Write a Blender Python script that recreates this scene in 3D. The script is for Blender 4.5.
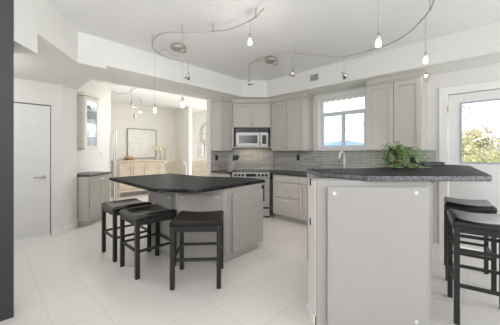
import bpy, bmesh, math, random
from mathutils import Vector, Matrix
random.seed(7)
S = bpy.context.scene
for o in list(bpy.data.objects): bpy.data.objects.remove(o)
COL = S.collection
R = math.radians
YAW = -R(46.04)
FA = R(43.96)
CS, SN = 0.6942, 0.7198
def L(lat, d):                     # (distance to the right, distance ahead) of the standing point -> room x, y
    return (CS*lat + SN*d, -SN*lat + CS*d)

# ---------------- camera ----------------
cd = bpy.data.cameras.new('camera'); cam = bpy.data.objects.new('camera', cd); COL.objects.link(cam)
cam.location = (0, 0, 1.32); cam.rotation_euler = (R(90), 0, YAW)
cd.sensor_width = 36; cd.lens = 18.216; cd.shift_y = -0.021; cd.clip_start = 0.05; cd.clip_end = 1000
S.camera = cam
# ---------------- world, lights, exposure ----------------
w = bpy.data.worlds.new('world'); S.world = w; w.use_nodes = True
bg = w.node_tree.nodes['Background']; bg.inputs[0].default_value = (0.96, 0.98, 1.0, 1); bg.inputs[1].default_value = 2.0
S.view_settings.view_transform = 'Standard'; S.view_settings.look = 'None'
S.view_settings.gamma = 1; S.view_settings.use_curve_mapping = False
S.view_settings.exposure = 0.16
def area(name, loc, rot, sx, sy, power, color=(1, 1, 1)):
    l = bpy.data.lights.new(name, 'AREA'); l.shape = 'RECTANGLE'; l.size = sx; l.size_y = sy; l.energy = power; l.color = color
    o = bpy.data.objects.new(name, l); COL.objects.link(o); o.location = loc; o.rotation_euler = rot; return o
def point(name, loc, power, r=0.03, color=(1, 0.95, 0.88)):
    l = bpy.data.lights.new(name, 'POINT'); l.energy = power; l.shadow_soft_size = r; l.color = color
    o = bpy.data.objects.new(name, l); COL.objects.link(o); o.location = loc; return o
area('ceiling_bounce_fill', (-0.9, -0.1, 1.9), (R(180-25), 0, YAW+R(35)), 1.2, 1.2, 76, (0.95, 0.98, 1.0))  # added fill behind the camera, aimed up to brighten the ceiling
area('rear_fill', (3.4, -2.5, 1.5), (R(90), 0, 0), 1.8, 1.3, 42, (0.95, 0.98, 1.0))  # added fill brightening the glass door side, not daylight from a window
point('hall_fill', (-0.3, 4.1, 2.25), 16, .12, (1, .98, .97))  # unseen light added to lift the hall door and walls
area('dining_side_fill', (5.5, 5.9, 1.6), (R(90), 0, R(90)), 2.0, 1.6, 22)  # made-up side fill that brightens the dining room

# ---------------- materials ----------------
def mat(name, col, rough=0.5, metal=0.0, noise=0.0, nscale=8, bump=0.0, emit=None, estr=0, coat=0, spec=0.5):
    m = bpy.data.materials.new(name); m.use_nodes = True; nt = m.node_tree; b = nt.nodes['Principled BSDF']
    b.inputs['Base Color'].default_value = (*col, 1); b.inputs['Roughness'].default_value = rough
    b.inputs['Metallic'].default_value = metal; b.inputs['Coat Weight'].default_value = coat
    b.inputs['Specular IOR Level'].default_value = spec
    tc = nt.nodes.new('ShaderNodeTexCoord'); nz = nt.nodes.new('ShaderNodeTexNoise')
    nz.inputs['Scale'].default_value = nscale; nz.inputs['Detail'].default_value = 5
    nt.links.new(tc.outputs['Object'], nz.inputs['Vector'])
    rp = nt.nodes.new('ShaderNodeValToRGB')
    k = max(noise, 0.01)
    rp.color_ramp.elements[0].color = (*[c*(1-k) for c in col], 1); rp.color_ramp.elements[1].color = (*[min(1, c*(1+k)) for c in col], 1)
    rp.color_ramp.elements[0].position = 0.35; rp.color_ramp.elements[1].position = 0.65
    nt.links.new(nz.outputs['Fac'], rp.inputs['Fac']); nt.links.new(rp.outputs['Color'], b.inputs['Base Color'])
    if bump:
        bp = nt.nodes.new('ShaderNodeBump'); bp.inputs['Strength'].default_value = bump; bp.inputs['Distance'].default_value = 0.002
        nt.links.new(nz.outputs['Fac'], bp.inputs['Height']); nt.links.new(bp.outputs['Normal'], b.inputs['Normal'])
    if emit:
        b.inputs['Emission Color'].default_value = (*emit, 1); b.inputs['Emission Strength'].default_value = estr
    return m
WALL = mat('wall_paint', (0.80, 0.79, 0.765), 0.85)
CEIL = mat('ceiling_paint', (0.83, 0.825, 0.825), 0.9, bump=0.3, nscale=90)
SOFF = mat('soffit_paint', (0.80, 0.795, 0.77), 0.85)
TRIM = mat('white_trim', (0.86, 0.86, 0.845), 0.4)
DOORW = mat('white_door_paint', (0.80, 0.80, 0.80), 0.45)
DIN = mat('dining_paint', (0.80, 0.775, 0.73), 0.85)
CAB = mat('greige_cabinet', (0.57, 0.535, 0.49), 0.42)
CABI = mat('island_grey_paint', (0.52, 0.495, 0.465), 0.4)
BARP = mat('bar_grey_paint', (0.47, 0.455, 0.44), 0.45)
BARW = mat('bar_white_paint', (0.78, 0.765, 0.73), 0.45)
CREAM = mat('cream_cabinet', (0.78, 0.755, 0.69), 0.4)
BASEC = mat('satin_taupe_cabinet', (0.42, 0.395, 0.355), 0.32)
SCREW = mat('polished_steel', (0.92, 0.92, 0.92), 0.35, 0.3)
NICK = mat('brushed_nickel', (0.55, 0.53, 0.50), 0.3, 1.0)
STEEL = mat('stainless_steel', (0.50, 0.50, 0.49), 0.42, 0.6, noise=0.03, nscale=30)
BLACK = mat('black_plastic', (0.012, 0.012, 0.013), 0.35)
DGLASS = mat('dark_glass', (0.03, 0.03, 0.032), 0.2)
STOOLM = mat('charcoal_stool_frame', (0.018, 0.019, 0.019), 0.42, spec=0.5)
LEATH = mat('black_leather', (0.010, 0.0095, 0.0095), 0.30, coat=.25, noise=0.05, nscale=10)
LEATHB = mat('espresso_leather', (0.012, 0.009, 0.008), 0.45, spec=.3, noise=0.15, nscale=40, bump=0.2)
PIL = mat('charcoal_pillar_paint', (0.040, 0.042, 0.047), 0.6)
WOOD = mat('bleached_wood', (0.62, 0.53, 0.42), 0.6, noise=0.10, nscale=14)
FRW = mat('weathered_frame', (0.30, 0.26, 0.21), 0.6, noise=0.2, nscale=30)
LINEN = mat('cream_linen', (0.66, 0.59, 0.49), 0.85, noise=0.04, nscale=60)
CANDLE = mat('ivory_wax', (0.80, 0.66, 0.42), 0.5)
BRASS = mat('aged_brass', (0.42, 0.33, 0.20), 0.4, 0.7)
DRIFT = mat('amber_shell', (0.62, 0.36, 0.18), 0.5, noise=0.4, nscale=25)
LEAF = mat('fern_green', (0.17, 0.28, 0.09), 0.5, noise=0.5, nscale=25)
STEM = mat('brown_moss', (0.17, 0.12, 0.07), 0.8, noise=0.4, nscale=50)
SLATE = mat('slate_tray', (0.03, 0.03, 0.033), 0.5)
WIRE = mat('steel_wire', (0.45, 0.44, 0.42), 0.4, 0.6)
RAILM = mat('satin_nickel_rail', (0.46, 0.435, 0.40), 0.4, 0.7)
BULB = mat('glowing_glass', (1, 1, 1), 0.3, emit=(1, 0.95, 0.87), estr=14)
VINYL = mat('window_vinyl', (0.74, 0.80, 0.88), 0.4)
HILLM = mat('haze_blue_hill', (0.24, 0.40, 0.52), 1.0, noise=0.2, nscale=0.05)  # distance haze is put into this blue
LAWN = mat('grass_ground', (0.25, 0.3, 0.12), 1.0, noise=0.3, nscale=1)
BARK = mat('grey_bark', (0.18, 0.16, 0.15), 0.9)
LF1 = mat('yellow_leaves', (0.60, 0.54, 0.30), 0.8, noise=0.4, nscale=0.9)
LF2 = mat('green_leaves', (0.42, 0.45, 0.22), 0.8, noise=0.35, nscale=0.9)
SHADE = mat('white_shade', (0.85, 0.85, 0.83), 0.7)
RUBBER = mat('grey_weatherstrip', (0.20, 0.22, 0.26), 0.6)
MIRR = mat('mirror_silver', (0.8, 0.8, 0.82), 0.08, 1.0)
PLATEW = mat('white_plate', (0.66, 0.66, 0.66), 0.4)

def stone():
    m = mat('black_soapstone', (0.05, 0.05, 0.053), 0.55, spec=0.04); nt = m.node_tree; b = nt.nodes['Principled BSDF']
    tc = nt.nodes.new('ShaderNodeTexCoord'); n = nt.nodes.new('ShaderNodeTexNoise'); n.inputs['Scale'].default_value = 9
    n.inputs['Detail'].default_value = 9; n.inputs['Roughness'].default_value = 0.75; n.inputs['Distortion'].default_value = 1.2
    r = nt.nodes.new('ShaderNodeValToRGB'); e = r.color_ramp.elements
    e[0].position = 0.40; e[0].color = (0.012, 0.012, 0.013, 1); e[1].position = 0.75; e[1].color = (0.085, 0.085, 0.09, 1)
    nt.links.new(tc.outputs['Object'], n.inputs['Vector']); nt.links.new(n.outputs['Fac'], r.inputs['Fac'])
    nt.links.new(r.outputs['Color'], b.inputs['Base Color'])
    return m
STONE = stone(); STONE2 = mat('honed_black_stone', (0.05, 0.05, 0.053), 0.35, noise=0.4, nscale=12)
def stone_edge():
    m = mat('chiselled_stone_edge', (0.155, 0.155, 0.17), 0.4, noise=0.5, nscale=60, bump=0.5); return m
STONEE = stone_edge()
def brick(name, c1, c2, mort, bw, rh, ms, rough, loc=(0, 0, 0), rot=(0, 0, 0), off=0.5, spec=0.5, noise=0.0):
    m = bpy.data.materials.new(name); m.use_nodes = True; nt = m.node_tree; b = nt.nodes['Principled BSDF']
    tc = nt.nodes.new('ShaderNodeTexCoord'); mp = nt.nodes.new('ShaderNodeMapping'); br = nt.nodes.new('ShaderNodeTexBrick')
    mp.inputs['Location'].default_value = loc; mp.inputs['Rotation'].default_value = rot
    br.offset = off; br.inputs['Scale'].default_value = 1; br.inputs['Brick Width'].default_value = bw; br.inputs['Row Height'].default_value = rh
    br.inputs['Mortar Size'].default_value = ms; br.inputs['Mortar Smooth'].default_value = 0.3
    br.inputs['Color1'].default_value = (*c1, 1); br.inputs['Color2'].default_value = (*c2, 1); br.inputs['Mortar'].default_value = (*mort, 1)
    nt.links.new(tc.outputs['Object'], mp.inputs['Vector']); nt.links.new(mp.outputs['Vector'], br.inputs['Vector'])
    nt.links.new(br.outputs['Color'], b.inputs['Base Color']); b.inputs['Roughness'].default_value = rough
    b.inputs['Specular IOR Level'].default_value = spec
    bp = nt.nodes.new('ShaderNodeBump'); bp.inputs['Strength'].default_value = 0.3; bp.inputs['Distance'].default_value = 0.001; bp.invert = True
    nt.links.new(br.outputs['Fac'], bp.inputs['Height']); nt.links.new(bp.outputs['Normal'], b.inputs['Normal'])
    return m
# floor joints: lines of constant x every 0.3375 m, crossing joints every 0.53 m
FLOOR = brick('porcelain_tile', (0.76, 0.725, 0.69), (0.78, 0.745, 0.71), (0.62, 0.59, 0.56), 0.53, 0.3375, 0.0028, 0.33, loc=(0.2, 0.335, 0), rot=(0, 0, R(90)), off=0.0)
TILE = brick('glass_mosaic', (0.33, 0.34, 0.315), (0.47, 0.465, 0.43), (0.68, 0.67, 0.63), 0.305, 0.05, 0.004, 0.15, rot=(R(90), 0, 0))
def glass(name, tint=(1, 1, 1)):
    m = bpy.data.materials.new(name); m.use_nodes = True; nt = m.node_tree; nt.nodes.clear()
    o = nt.nodes.new('ShaderNodeOutputMaterial'); mx = nt.nodes.new('ShaderNodeMixShader'); t = nt.nodes.new('ShaderNodeBsdfTransparent')
    g = nt.nodes.new('ShaderNodeBsdfGlossy'); g.inputs['Roughness'].default_value = 0.02; t.inputs[0].default_value = (*tint, 1)
    mx.inputs[0].default_value = 0.07
    nt.links.new(t.outputs[0], mx.inputs[1]); nt.links.new(g.outputs[0], mx.inputs[2]); nt.links.new(mx.outputs[0], o.inputs[0])
    return m
GLASS = glass('clear_glass'); CGLASS = glass('cabinet_glass', (0.9, 0.95, 1.0))
def painting_mat():
    m = mat('pale_abstract', (0.8, 0.8, 0.78), 0.7); nt = m.node_tree; b = nt.nodes['Principled BSDF']
    tc = nt.nodes.new('ShaderNodeTexCoord'); mp = nt.nodes.new('ShaderNodeMapping'); mp.inputs['Scale'].default_value = (1.5, 1, 5)
    n = nt.nodes.new('ShaderNodeTexNoise'); n.inputs['Scale'].default_value = 3; n.inputs['Detail'].default_value = 6
    r = nt.nodes.new('ShaderNodeValToRGB'); e = r.color_ramp.elements; e[0].position = 0.3; e[0].color = (0.66, 0.70, 0.66, 1); e[1].position = 0.6; e[1].color = (0.82, 0.80, 0.76, 1)
    x = r.color_ramp.elements.new(0.42); x.color = (0.74, 0.74, 0.70, 1)
    nt.links.new(tc.outputs['Object'], mp.inputs[0]); nt.links.new(mp.outputs[0], n.inputs['Vector']); nt.links.new(n.outputs['Fac'], r.inputs['Fac']); nt.links.new(r.outputs['Color'], b.inputs['Base Color'])
    return m
ART = painting_mat()

# ---------------- mesh helpers ----------------
class B:
    def __init__(s): s.bm = bmesh.new()
    def box(s, x0, x1, y0, y1, z0, z1, rot=None, piv=None):
        r = bmesh.ops.create_cube(s.bm, size=1)['verts']
        M = Matrix.Translation(((x0+x1)/2, (y0+y1)/2, (z0+z1)/2)) @ Matrix.Diagonal((abs(x1-x0), abs(y1-y0), abs(z1-z0), 1))
        if rot:
            p = Vector(piv) if piv else Vector(((x0+x1)/2, (y0+y1)/2, (z0+z1)/2))
            M = Matrix.Translation(p) @ rot.to_4x4() @ Matrix.Translation(-p) @ M
        bmesh.ops.transform(s.bm, matrix=M, verts=r); return s
    def cyl(s, p0, p1, r0, r1=None, n=16):
        p0 = Vector(p0); p1 = Vector(p1); v = p1-p0; r1 = r0 if r1 is None else r1
        q = v.to_track_quat('Z', 'Y').to_matrix().to_4x4()
        vs = bmesh.ops.create_cone(s.bm, cap_ends=True, segments=n, radius1=r0, radius2=max(r1, 1e-5), depth=v.length)['verts']
        bmesh.ops.transform(s.bm, matrix=Matrix.Translation((p0+p1)/2) @ q, verts=vs); return s
    def sph(s, c, r, sc=(1, 1, 1), n=12):
        vs = bmesh.ops.create_uvsphere(s.bm, u_segments=n, v_segments=max(6, n//2+2), radius=r)['verts']
        bmesh.ops.transform(s.bm, matrix=Matrix.Translation(c) @ Matrix.Diagonal((*sc, 1)), verts=vs); return s
    def prism(s, poly, z0, z1):
        a = sum(poly[i][0]*poly[(i+1) % len(poly)][1]-poly[(i+1) % len(poly)][0]*poly[i][1] for i in range(len(poly)))
        if a < 0: poly = poly[::-1]
        lo = [s.bm.verts.new((x, y, z0)) for x, y in poly]; hi = [s.bm.verts.new((x, y, z1)) for x, y in poly]
        s.bm.faces.new(lo[::-1]); s.bm.faces.new(hi); n = len(poly)
        for i in range(n): s.bm.faces.new((lo[i], lo[(i+1) % n], hi[(i+1) % n], hi[i]))
        return s
    def tube(s, pts, r, n=8, r1=None):
        pts = [Vector(p) for p in pts]; rings = []; m = len(pts)
        up = Vector((0, 0, 1))
        for i, p in enumerate(pts):
            t = (pts[min(i+1, m-1)]-pts[max(i-1, 0)]).normalized()
            a = t.cross(up)
            if a.length < 1e-3: a = t.cross(Vector((1, 0, 0)))
            a.normalize(); b = a.cross(t).normalized()
            rr = r if r1 is None else r+(r1-r)*i/(m-1)
            rings.append([s.bm.verts.new(p+a*rr*math.cos(2*math.pi*k/n)+b*rr*math.sin(2*math.pi*k/n)) for k in range(n)])
        for i in range(m-1):
            for k in range(n): s.bm.faces.new((rings[i][k], rings[i][(k+1) % n], rings[i+1][(k+1) % n], rings[i+1][k]))
        s.bm.faces.new(rings[0][::-1]); s.bm.faces.new(rings[-1]); return s
    def lathe(s, prof, c=(0, 0, 0), n=20):
        c = Vector(c); rings = []
        for r, z in prof: rings.append([s.bm.verts.new(c+Vector((max(r, 1e-4)*math.cos(2*math.pi*k/n), max(r, 1e-4)*math.sin(2*math.pi*k/n), z))) for k in range(n)])
        for i in range(len(prof)-1):
            for k in range(n): s.bm.faces.new((rings[i][k], rings[i][(k+1) % n], rings[i+1][(k+1) % n], rings[i+1][k]))
        return s
    def done(s, name, m, parent=None, bevel=0, smooth=False, loc=None, rz=None):
        bmesh.ops.recalc_face_normals(s.bm, faces=s.bm.faces)
        me = bpy.data.meshes.new(name); s.bm.to_mesh(me); s.bm.free(); me.materials.append(m)
        o = bpy.data.objects.new(name, me); COL.objects.link(o)
        if parent: o.parent = parent
        if smooth:
            for p in me.polygons: p.use_smooth = True
        if bevel:
            b = o.modifiers.new('bevel', 'BEVEL'); b.width = bevel; b.segments = 2; b.limit_method = 'ANGLE'
        if loc is not None: o.location = loc
        if rz is not None: o.rotation_euler = (0, 0, rz)
        return o
def tag(o, label=None, cat=None, group=None, kind=None):
    if label: o['label'] = label
    if cat: o['category'] = cat
    if group: o['group'] = group
    if kind: o['kind'] = kind
    return o
def E(name, loc=(0, 0, 0), rz=0, label=None, cat=None, group=None, kind=None):
    o = bpy.data.objects.new(name, None); COL.objects.link(o); o.location = loc; o.rotation_euler = (0, 0, rz); o.empty_display_size = 0.1
    return tag(o, label, cat, group, kind)
def st(o): o['kind'] = 'structure'; return o
def kids(o): return [c for c in bpy.data.objects if c.parent == o]
def dup(root, loc, rz, label=None, group=None):
    def cp(o, par):
        c = o.copy(); COL.objects.link(c)
        if par: c.parent = par
        for k in kids(o): cp(k, c)
        return c
    r = cp(root, None); r.location = loc; r.rotation_euler = (0, 0, rz)
    if label: r['label'] = label
    if group: r['group'] = group
    return r

# ======================= STRUCTURE =======================
floor = B().prism([(-2.6, -2.6), (4.6, -2.6), (4.6, 4.4), (5.7, 4.4), (5.7, 9.1), (-2.6, 9.1)], -0.08, 0).done('floor', FLOOR); st(floor)
st(B().prism([(-2.6, -2.6), (4.68, -2.6), (4.68, 4.49), (-2.6, 4.49)], 2.79, 2.90).done('ceiling', CEIL))
st(B().prism([(-2.6, 4.49), (5.7, 4.49), (5.7, 9.1), (-2.6, 9.1)], 2.83, 2.90).done('ceiling', CEIL))
# soffits
DL, DR = (3.60, 3.70), (4.00, 3.37)
st(B().prism([(1.08, 3.65), DL, DR, (4.0, -2.6), (4.60, -2.6), (4.60, 4.49), (1.08, 4.49)], 2.45, 2.795).done('ceiling_soffit', SOFF))
st(B().prism([(1.08, 3.65), (0.76, 3.65), (0.147, 2.776), (-2.6, 2.776), (-2.6, 5.16), (0.8, 5.16), (1.08, 5.40)], 2.41, 2.795).done('ceiling_soffit', SOFF))
st(B().prism([(0.316, 3.0), (0.1475, 2.777), (-0.02, 2.777), (0.0, 2.89), (0.165, 3.11)], 2.216, 2.415).done('ceiling_beam', SOFF))
# window / exterior door wall, x = 4.53
XW = 4.53
WY0, WY1, WZ0, WZ1 = 1.60, 2.47, 1.395, 2.345
DY0, DY1, DZ = -0.45, 0.47, 2.13
b = B()
b.box(XW, XW+.15, WY1, 4.49, 0, 2.795); b.box(XW, XW+.15, DY1, WY0, 0, 2.795)
b.box(XW, XW+.15, WY0, WY1, 0, WZ0); b.box(XW, XW+.15, WY0, WY1, WZ1, 2.795)
b.box(XW, XW+.15, DY0, DY1, DZ, 2.795); b.box(XW, XW+.15, -2.6, DY0, 0, 2.795)
st(b.done('wall_right', WALL))
# back wall stub and 45 degree corner wall
st(B().box(3.30, 4.53, 4.36, 4.49, 0, 2.795).done('wall_back', WALL))
st(B().box(-2.6, 4.6, -2.7, -2.6, 0, .9).box(-2.6, 4.6, -2.7, -2.6, 2.2, 2.86).box(-2.6, -1.6, -2.7, -2.6, .9, 2.2).box(2.6, 4.6, -2.7, -2.6, .9, 2.2).done('wall_rear', WALL))
st(B().box(-2.7, -2.6, -2.7, 9.1, 0, 2.86).done('wall_camera_left', WALL))
st(B().prism([(3.80, 4.36), L(-.50, 5.78), L(.548, 5.78), (4.53, 3.60), (4.53, 4.36)], 0, 2.45).done('wall_corner', WALL))
# hallway wall with flush door
b = B(); b.box(-1.6, -0.13, 5.06, 5.16, 0, 2.41); b.box(0.70, 0.85, 5.06, 5.16, 0, 2.41); b.box(-0.13, 0.70, 5.06, 5.16, 2.06, 2.41)
st(b.done('wall_left', WALL))
st(B().prism([(0.85, 5.06), (1.09, 5.28), (1.02, 5.37), (0.80, 5.16)], 0, 2.41).done('wall_chamfer', WALL))
a_, b_ = 4.47, 5.99
st(B().prism([L(-3.3, a_), L(-3.3, b_), L(-3.43, b_), L(-3.43, a_)], 0, 2.835).done('wall_diagonal', WALL))
st(B().box(1.3, 4.64, 8.2, 8.32, 0, 2.835).done('wall_dining_back', DIN))
st(B().box(4.64, 4.76, 7.29, 8.32, 0, 2.835).done('wall_dining_side', DIN))
st(B().box(5.60, 5.70, 6.95, 9.1, 0, 2.835).box(5.60, 5.70, 4.49, 4.9, 0, 2.835).done('wall_dining_right', DIN))
st(B().box(4.76, 5.60, 8.98, 9.1, 0, 2.835).done('wall_dining_far', DIN))
# pony: baseboards
st(B().box(0.715, 0.855, 5.045, 5.06, 0, 0.11).done('baseboard_left', TRIM, bevel=.003))
bl = (1.09-.85, 5.28-5.06); n_ = math.hypot(*bl)
nx, ny = bl[1]/n_*.014, -bl[0]/n_*.014
st(B().prism([(0.85, 5.06), (1.09, 5.28), (1.09+nx, 5.28+ny), (0.85+nx, 5.06+ny)], 0, 0.11).done('baseboard_chamfer', TRIM, bevel=.003))
st(B().box(XW-.014, XW, -2.0, -0.56, 0, 0.11).done('baseboard_right', TRIM))
st(B().box(1.7, 4.64, 8.185, 8.2, 0, 0.13).done('baseboard_dining', TRIM))
# hall door
d1 = st(E('door_1', (0.285, 5.075, 0)))
B().box(-.405, .405, 0, .04, 0.012, 2.045).done('door_slab', DOORW, d1, bevel=.002)
h = B().cyl((.33, 0, .93), (.33, -.05, .93), .011).cyl((.335, -.05, .93), (.20, -.05, .93), .009).cyl((.33, 0, .93), (.33, -.008, .93), .026)
h.done('door_handle', NICK, d1, smooth=True)
B().box(.395, .412, -.012, -.001, .89, .97).done('strike_plate', NICK, d1)
B().box(-.411, -.4055, .012, .04, 0, 2.055).box(.4055, .411, .012, .04, 0, 2.055).box(-.411, .411, .012, .04, 2.0455, 2.058).done('door_gap_shade', BLACK, d1)  # solid black strips stand for the shade in the door gap
# backsplash strips
def splash(i, loc, rz, wd, z0=.92, z1=1.35):
    st(B().box(0, wd, -.010, 0, z0, z1).done('trim_%d' % i, TILE, loc=loc, rz=rz))
splash(1, (XW, 3.60, 0), -R(90), 2.99)
splash(2, (*L(-.50, 5.78), 0), YAW, 1.04, .70, 1.46)
splash(3, (3.31, 4.36, 0), 0, .49)
# window casing, sill
def ring(bb, x0, x1, z0, z1, t, y0, y1):
    bb.box(x0, x0+t, y0, y1, z0, z1); bb.box(x1-t, x1, y0, y1, z0, z1); bb.box(x0+t, x1-t, y0, y1, z0, z0+t); bb.box(x0+t, x1-t, y0, y1, z1-t, z1); return bb
wn = st(E('window_1', (XW, 2.52, 0), -R(90)))       # local x runs along the wall to the right, y outward
ww = .97
b = B(); b.box(0, .055, -.022, 0, 1.36, 2.40); b.box(ww-.055, ww, -.022, 0, 1.36, 2.40); b.box(.055, ww-.055, -.022, 0, 2.345, 2.40)
b.done('window_casing', TRIM, wn, bevel=.003)
B().box(-.02, ww+.02, -.05, .0, 1.345, 1.385).box(.05, ww-.05, 0, .10, 1.385, 1.397).done('window_sill', TRIM, wn, bevel=.004)
b = B(); ring(b, .05, .92, 1.395, 2.345, .035, .07, .12)
b.box(.085, .885, .065, .115, 2.03, 2.085); b.box(.475, .515, .065, .115, 1.43, 2.03)
ring(b, .085, .475, 1.43, 2.03, .018, .075, .105); ring(b, .515, .885, 1.43, 2.03, .018, .075, .105)
b.done('window_frame', VINYL, wn, bevel=.002)
for x0, x1, z0, z1 in ((.103, .475, 1.448, 2.03), (.515, .867, 1.448, 2.03), (.085, .885, 2.085, 2.31)):
    B().box(x0, x1, .088, .094, z0, z1).done('window_glass', GLASS, wn)
B().box(.865, .88, .05, .07, 1.78, 1.84).done('window_latch', SCREW, wn, bevel=.002)
# exterior glazed door
dn = st(E('door_2', (XW, 0.57, 0), -R(90)))
b = B(); b.box(0, .10, -.025, 0, 0, 2.235); b.box(1.02, 1.12, -.025, 0, 0, 2.235); b.box(.10, 1.02, -.025, 0, 2.13, 2.235)
b.done('door_casing', TRIM, dn, bevel=.004)
b = B(); b.box(.11, .235, .005, .05, .02, 2.12); b.box(.855, 1.01, .005, .05, .02, 2.12); b.box(.235, .855, .005, .05, 2.0, 2.12); b.box(.235, .855, .005, .05, .02, 1.165)
b.done('door_slab', DOORW, dn, bevel=.003)
b = B(); ring(b, .235, .855, 1.165, 2.0, .016, -.003, .03); b.done('glazing_bead', mat('blue_grey_bead', (.36, .41, .50), .5), dn)
B().box(.251, .839, .012, .018, 1.179, 1.986).done('door_glass', GLASS, dn)
for z in (1.92, .25): B().box(.098, .108, -.034, -.022, z-.045, z+.045).done('hinge', BRASS, dn)
# light gap strips
# ======================= CHARCOAL PILLAR =======================
o = B().box(-.75, .145, 2.775, 2.98, 0, 2.41).done('pillar', PIL, bevel=.012); tag(o, 'tall charcoal grey painted pillar filling the left edge of the photo', 'pillar')
o.modifiers['bevel'].segments = 3
b = B().box(-.75, .145, 2.764, 2.773, 0, 2.789); b.done('face_panel', PIL, o)

# ======================= OUTSIDE =======================
st(B().box(5.8, 400, -200, 200, -3.2, -3.0).done('ground', LAWN))
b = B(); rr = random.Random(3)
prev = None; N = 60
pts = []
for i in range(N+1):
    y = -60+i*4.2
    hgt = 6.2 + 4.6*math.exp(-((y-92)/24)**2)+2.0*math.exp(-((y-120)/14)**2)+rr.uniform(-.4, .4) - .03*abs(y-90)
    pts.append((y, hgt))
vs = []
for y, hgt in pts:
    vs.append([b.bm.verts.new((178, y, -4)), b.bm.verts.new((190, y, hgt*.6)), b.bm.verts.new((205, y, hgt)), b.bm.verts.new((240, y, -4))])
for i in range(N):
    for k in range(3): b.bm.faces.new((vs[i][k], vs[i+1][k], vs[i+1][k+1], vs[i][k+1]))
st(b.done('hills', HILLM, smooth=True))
def tree(x, y, zt, spread, leafm, n, label, seed, leafs=.09):
    rg = random.Random(seed); root = E('tree', (x, y, -3.0), 0, label, 'tree', None)
    H = zt+3.0; tb = B(); tips = []
    def br(p, d, ln, r, lev):
        q = p; pp = [p]
        for k in range(3):
            d = (d+Vector((rg.uniform(-.2, .2), rg.uniform(-.2, .2), rg.uniform(-.05, .15)))).normalized(); q = q+d*ln/3; pp.append(q)
            if lev >= 1: tips.append(q)
        tb.tube(pp, r, 5, r*.55)
        if lev < 4:
            for k in range(3):
                a = rg.uniform(0, 6.28); nd = (d*.75+Vector((math.cos(a), math.sin(a), .25))*spread*.55).normalized(); br(pp[2+k % 2], nd, ln*.66, r*.5, lev+1)
    br(Vector((0, 0, 0)), Vector((0, 0, 1)), H*.42, .09, 0)
    zmax = max(t.z for t in tips); sc = H/zmax
    tb.bm.transform(Matrix.Scale(sc, 4)); tips = [t*sc for t in tips]
    tb.done('trunk', BARK, root)
    lb = B()
    for i in range(n):
        t = rg.choice(tips)+Vector((rg.gauss(0, .26), rg.gauss(0, .26), rg.gauss(0, .2)))
        s = leafs*rg.uniform(.6, 1.3); a = Vector((rg.gauss(0, 1), rg.gauss(0, 1), rg.gauss(0, 1))).normalized(); c = a.orthogonal().normalized(); e = a.cross(c)
        v = [lb.bm.verts.new(t+c*s), lb.bm.verts.new(t+e*s*.6), lb.bm.verts.new(t-c*s), lb.bm.verts.new(t-e*s*.6)]; lb.bm.faces.new(v)
    lb.done('foliage', leafm, root); return root
tree(9.6, .25, 1.55, 1.3, LF2, 3200, 'green bushy tree close outside the glass door, lowest of them', 31, .05)
tree(13.4, 1.3, 2.0, 1.3, LF1, 6500, 'yellow leaved tree at the left of the door glass', 11, .07)
tree(18.6, -2.5, 2.8, 1.3, LF2, 6500, 'yellow green tree at the right of the door glass', 23, .07)
tree(21.5, .9, 2.9, 1.3, LF1, 8000, 'broad yellow tree farther back behind the middle of the door glass', 8, .09)
tree(25.0, -1.3, 7.0, .9, LF1, 1300, 'sparse tall tree far outside the glass door, bare twigs against the sky', 5, .09)

# ======================= CABINETS =======================
def shaker(parent, name, x0, x1, z0, z1, y, m, fr=.055, th=.024, knob=None, glassm=None, knobname='knob'):
    g = .004; x0 += g; x1 -= g; z0 += g; z1 -= g
    b = B(); b.box(x0, x0+fr, y-th, y, z0, z1); b.box(x1-fr, x1, y-th, y, z0, z1); b.box(x0+fr, x1-fr, y-th, y, z0, z0+fr); b.box(x0+fr, x1-fr, y-th, y, z1-fr, z1)
    if glassm is None: b.box(x0+fr, x1-fr, y-th*.3, y, z0+fr, z1-fr)
    d = b.done(name, m, parent, bevel=.002)
    if glassm: B().box(x0+fr, x1-fr, y-th*.6, y-th*.4, z0+fr, z1-fr).done('door_glass', glassm, d)
    if knob: B().lathe([(.001, 0), (.016, .0), (.016, .010), (.005, .014), (.004, .022)], n=12).done(knobname, NICK, d, smooth=True, loc=(knob[0], y-th-.022, knob[1])).rotation_euler = (-R(90), 0, 0)
    return d
def slab(parent, name, x0, x1, z0, z1, y, m, pull=True, th=.020):
    g = .004
    d = B().box(x0+g, x1-g, y-th, y, z0+g, z1-g).done(name, m, parent, bevel=.0025)
    if pull:
        xc = (x0+x1)/2; zc = z1-.045 if z1-z0 > .15 else (z0+z1)/2
        pts = [(xc-.05, y-th, zc), (xc-.045, y-th-.02, zc), (xc-.03, y-th-.026, zc), (xc+.03, y-th-.026, zc), (xc+.045, y-th-.02, zc), (xc+.05, y-th, zc)]
        B().tube(pts, .006, 8).done('drawer_pull', SCREW, d, smooth=True)
    return d
Z0, Z1 = 1.345, 2.39
# upper left
u = E('wall_cabinet', (3.32, 4.05, 0), 0, 'narrow tall greige wall cabinet at the left of the microwave, beside the dining opening', 'cabinet')
B().box(0, .30, 0, .31, Z0, Z1).done('body', CAB, u, bevel=.002)
shaker(u, 'door', .0, .30, Z0, 2.36, 0, CAB)
B().box(-.03, .30, -.05, .31, 2.385, 2.449).box(-.015, .30, -.035, .31, 2.36, 2.385).done('crown', CAB, u, bevel=.006)
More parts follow.
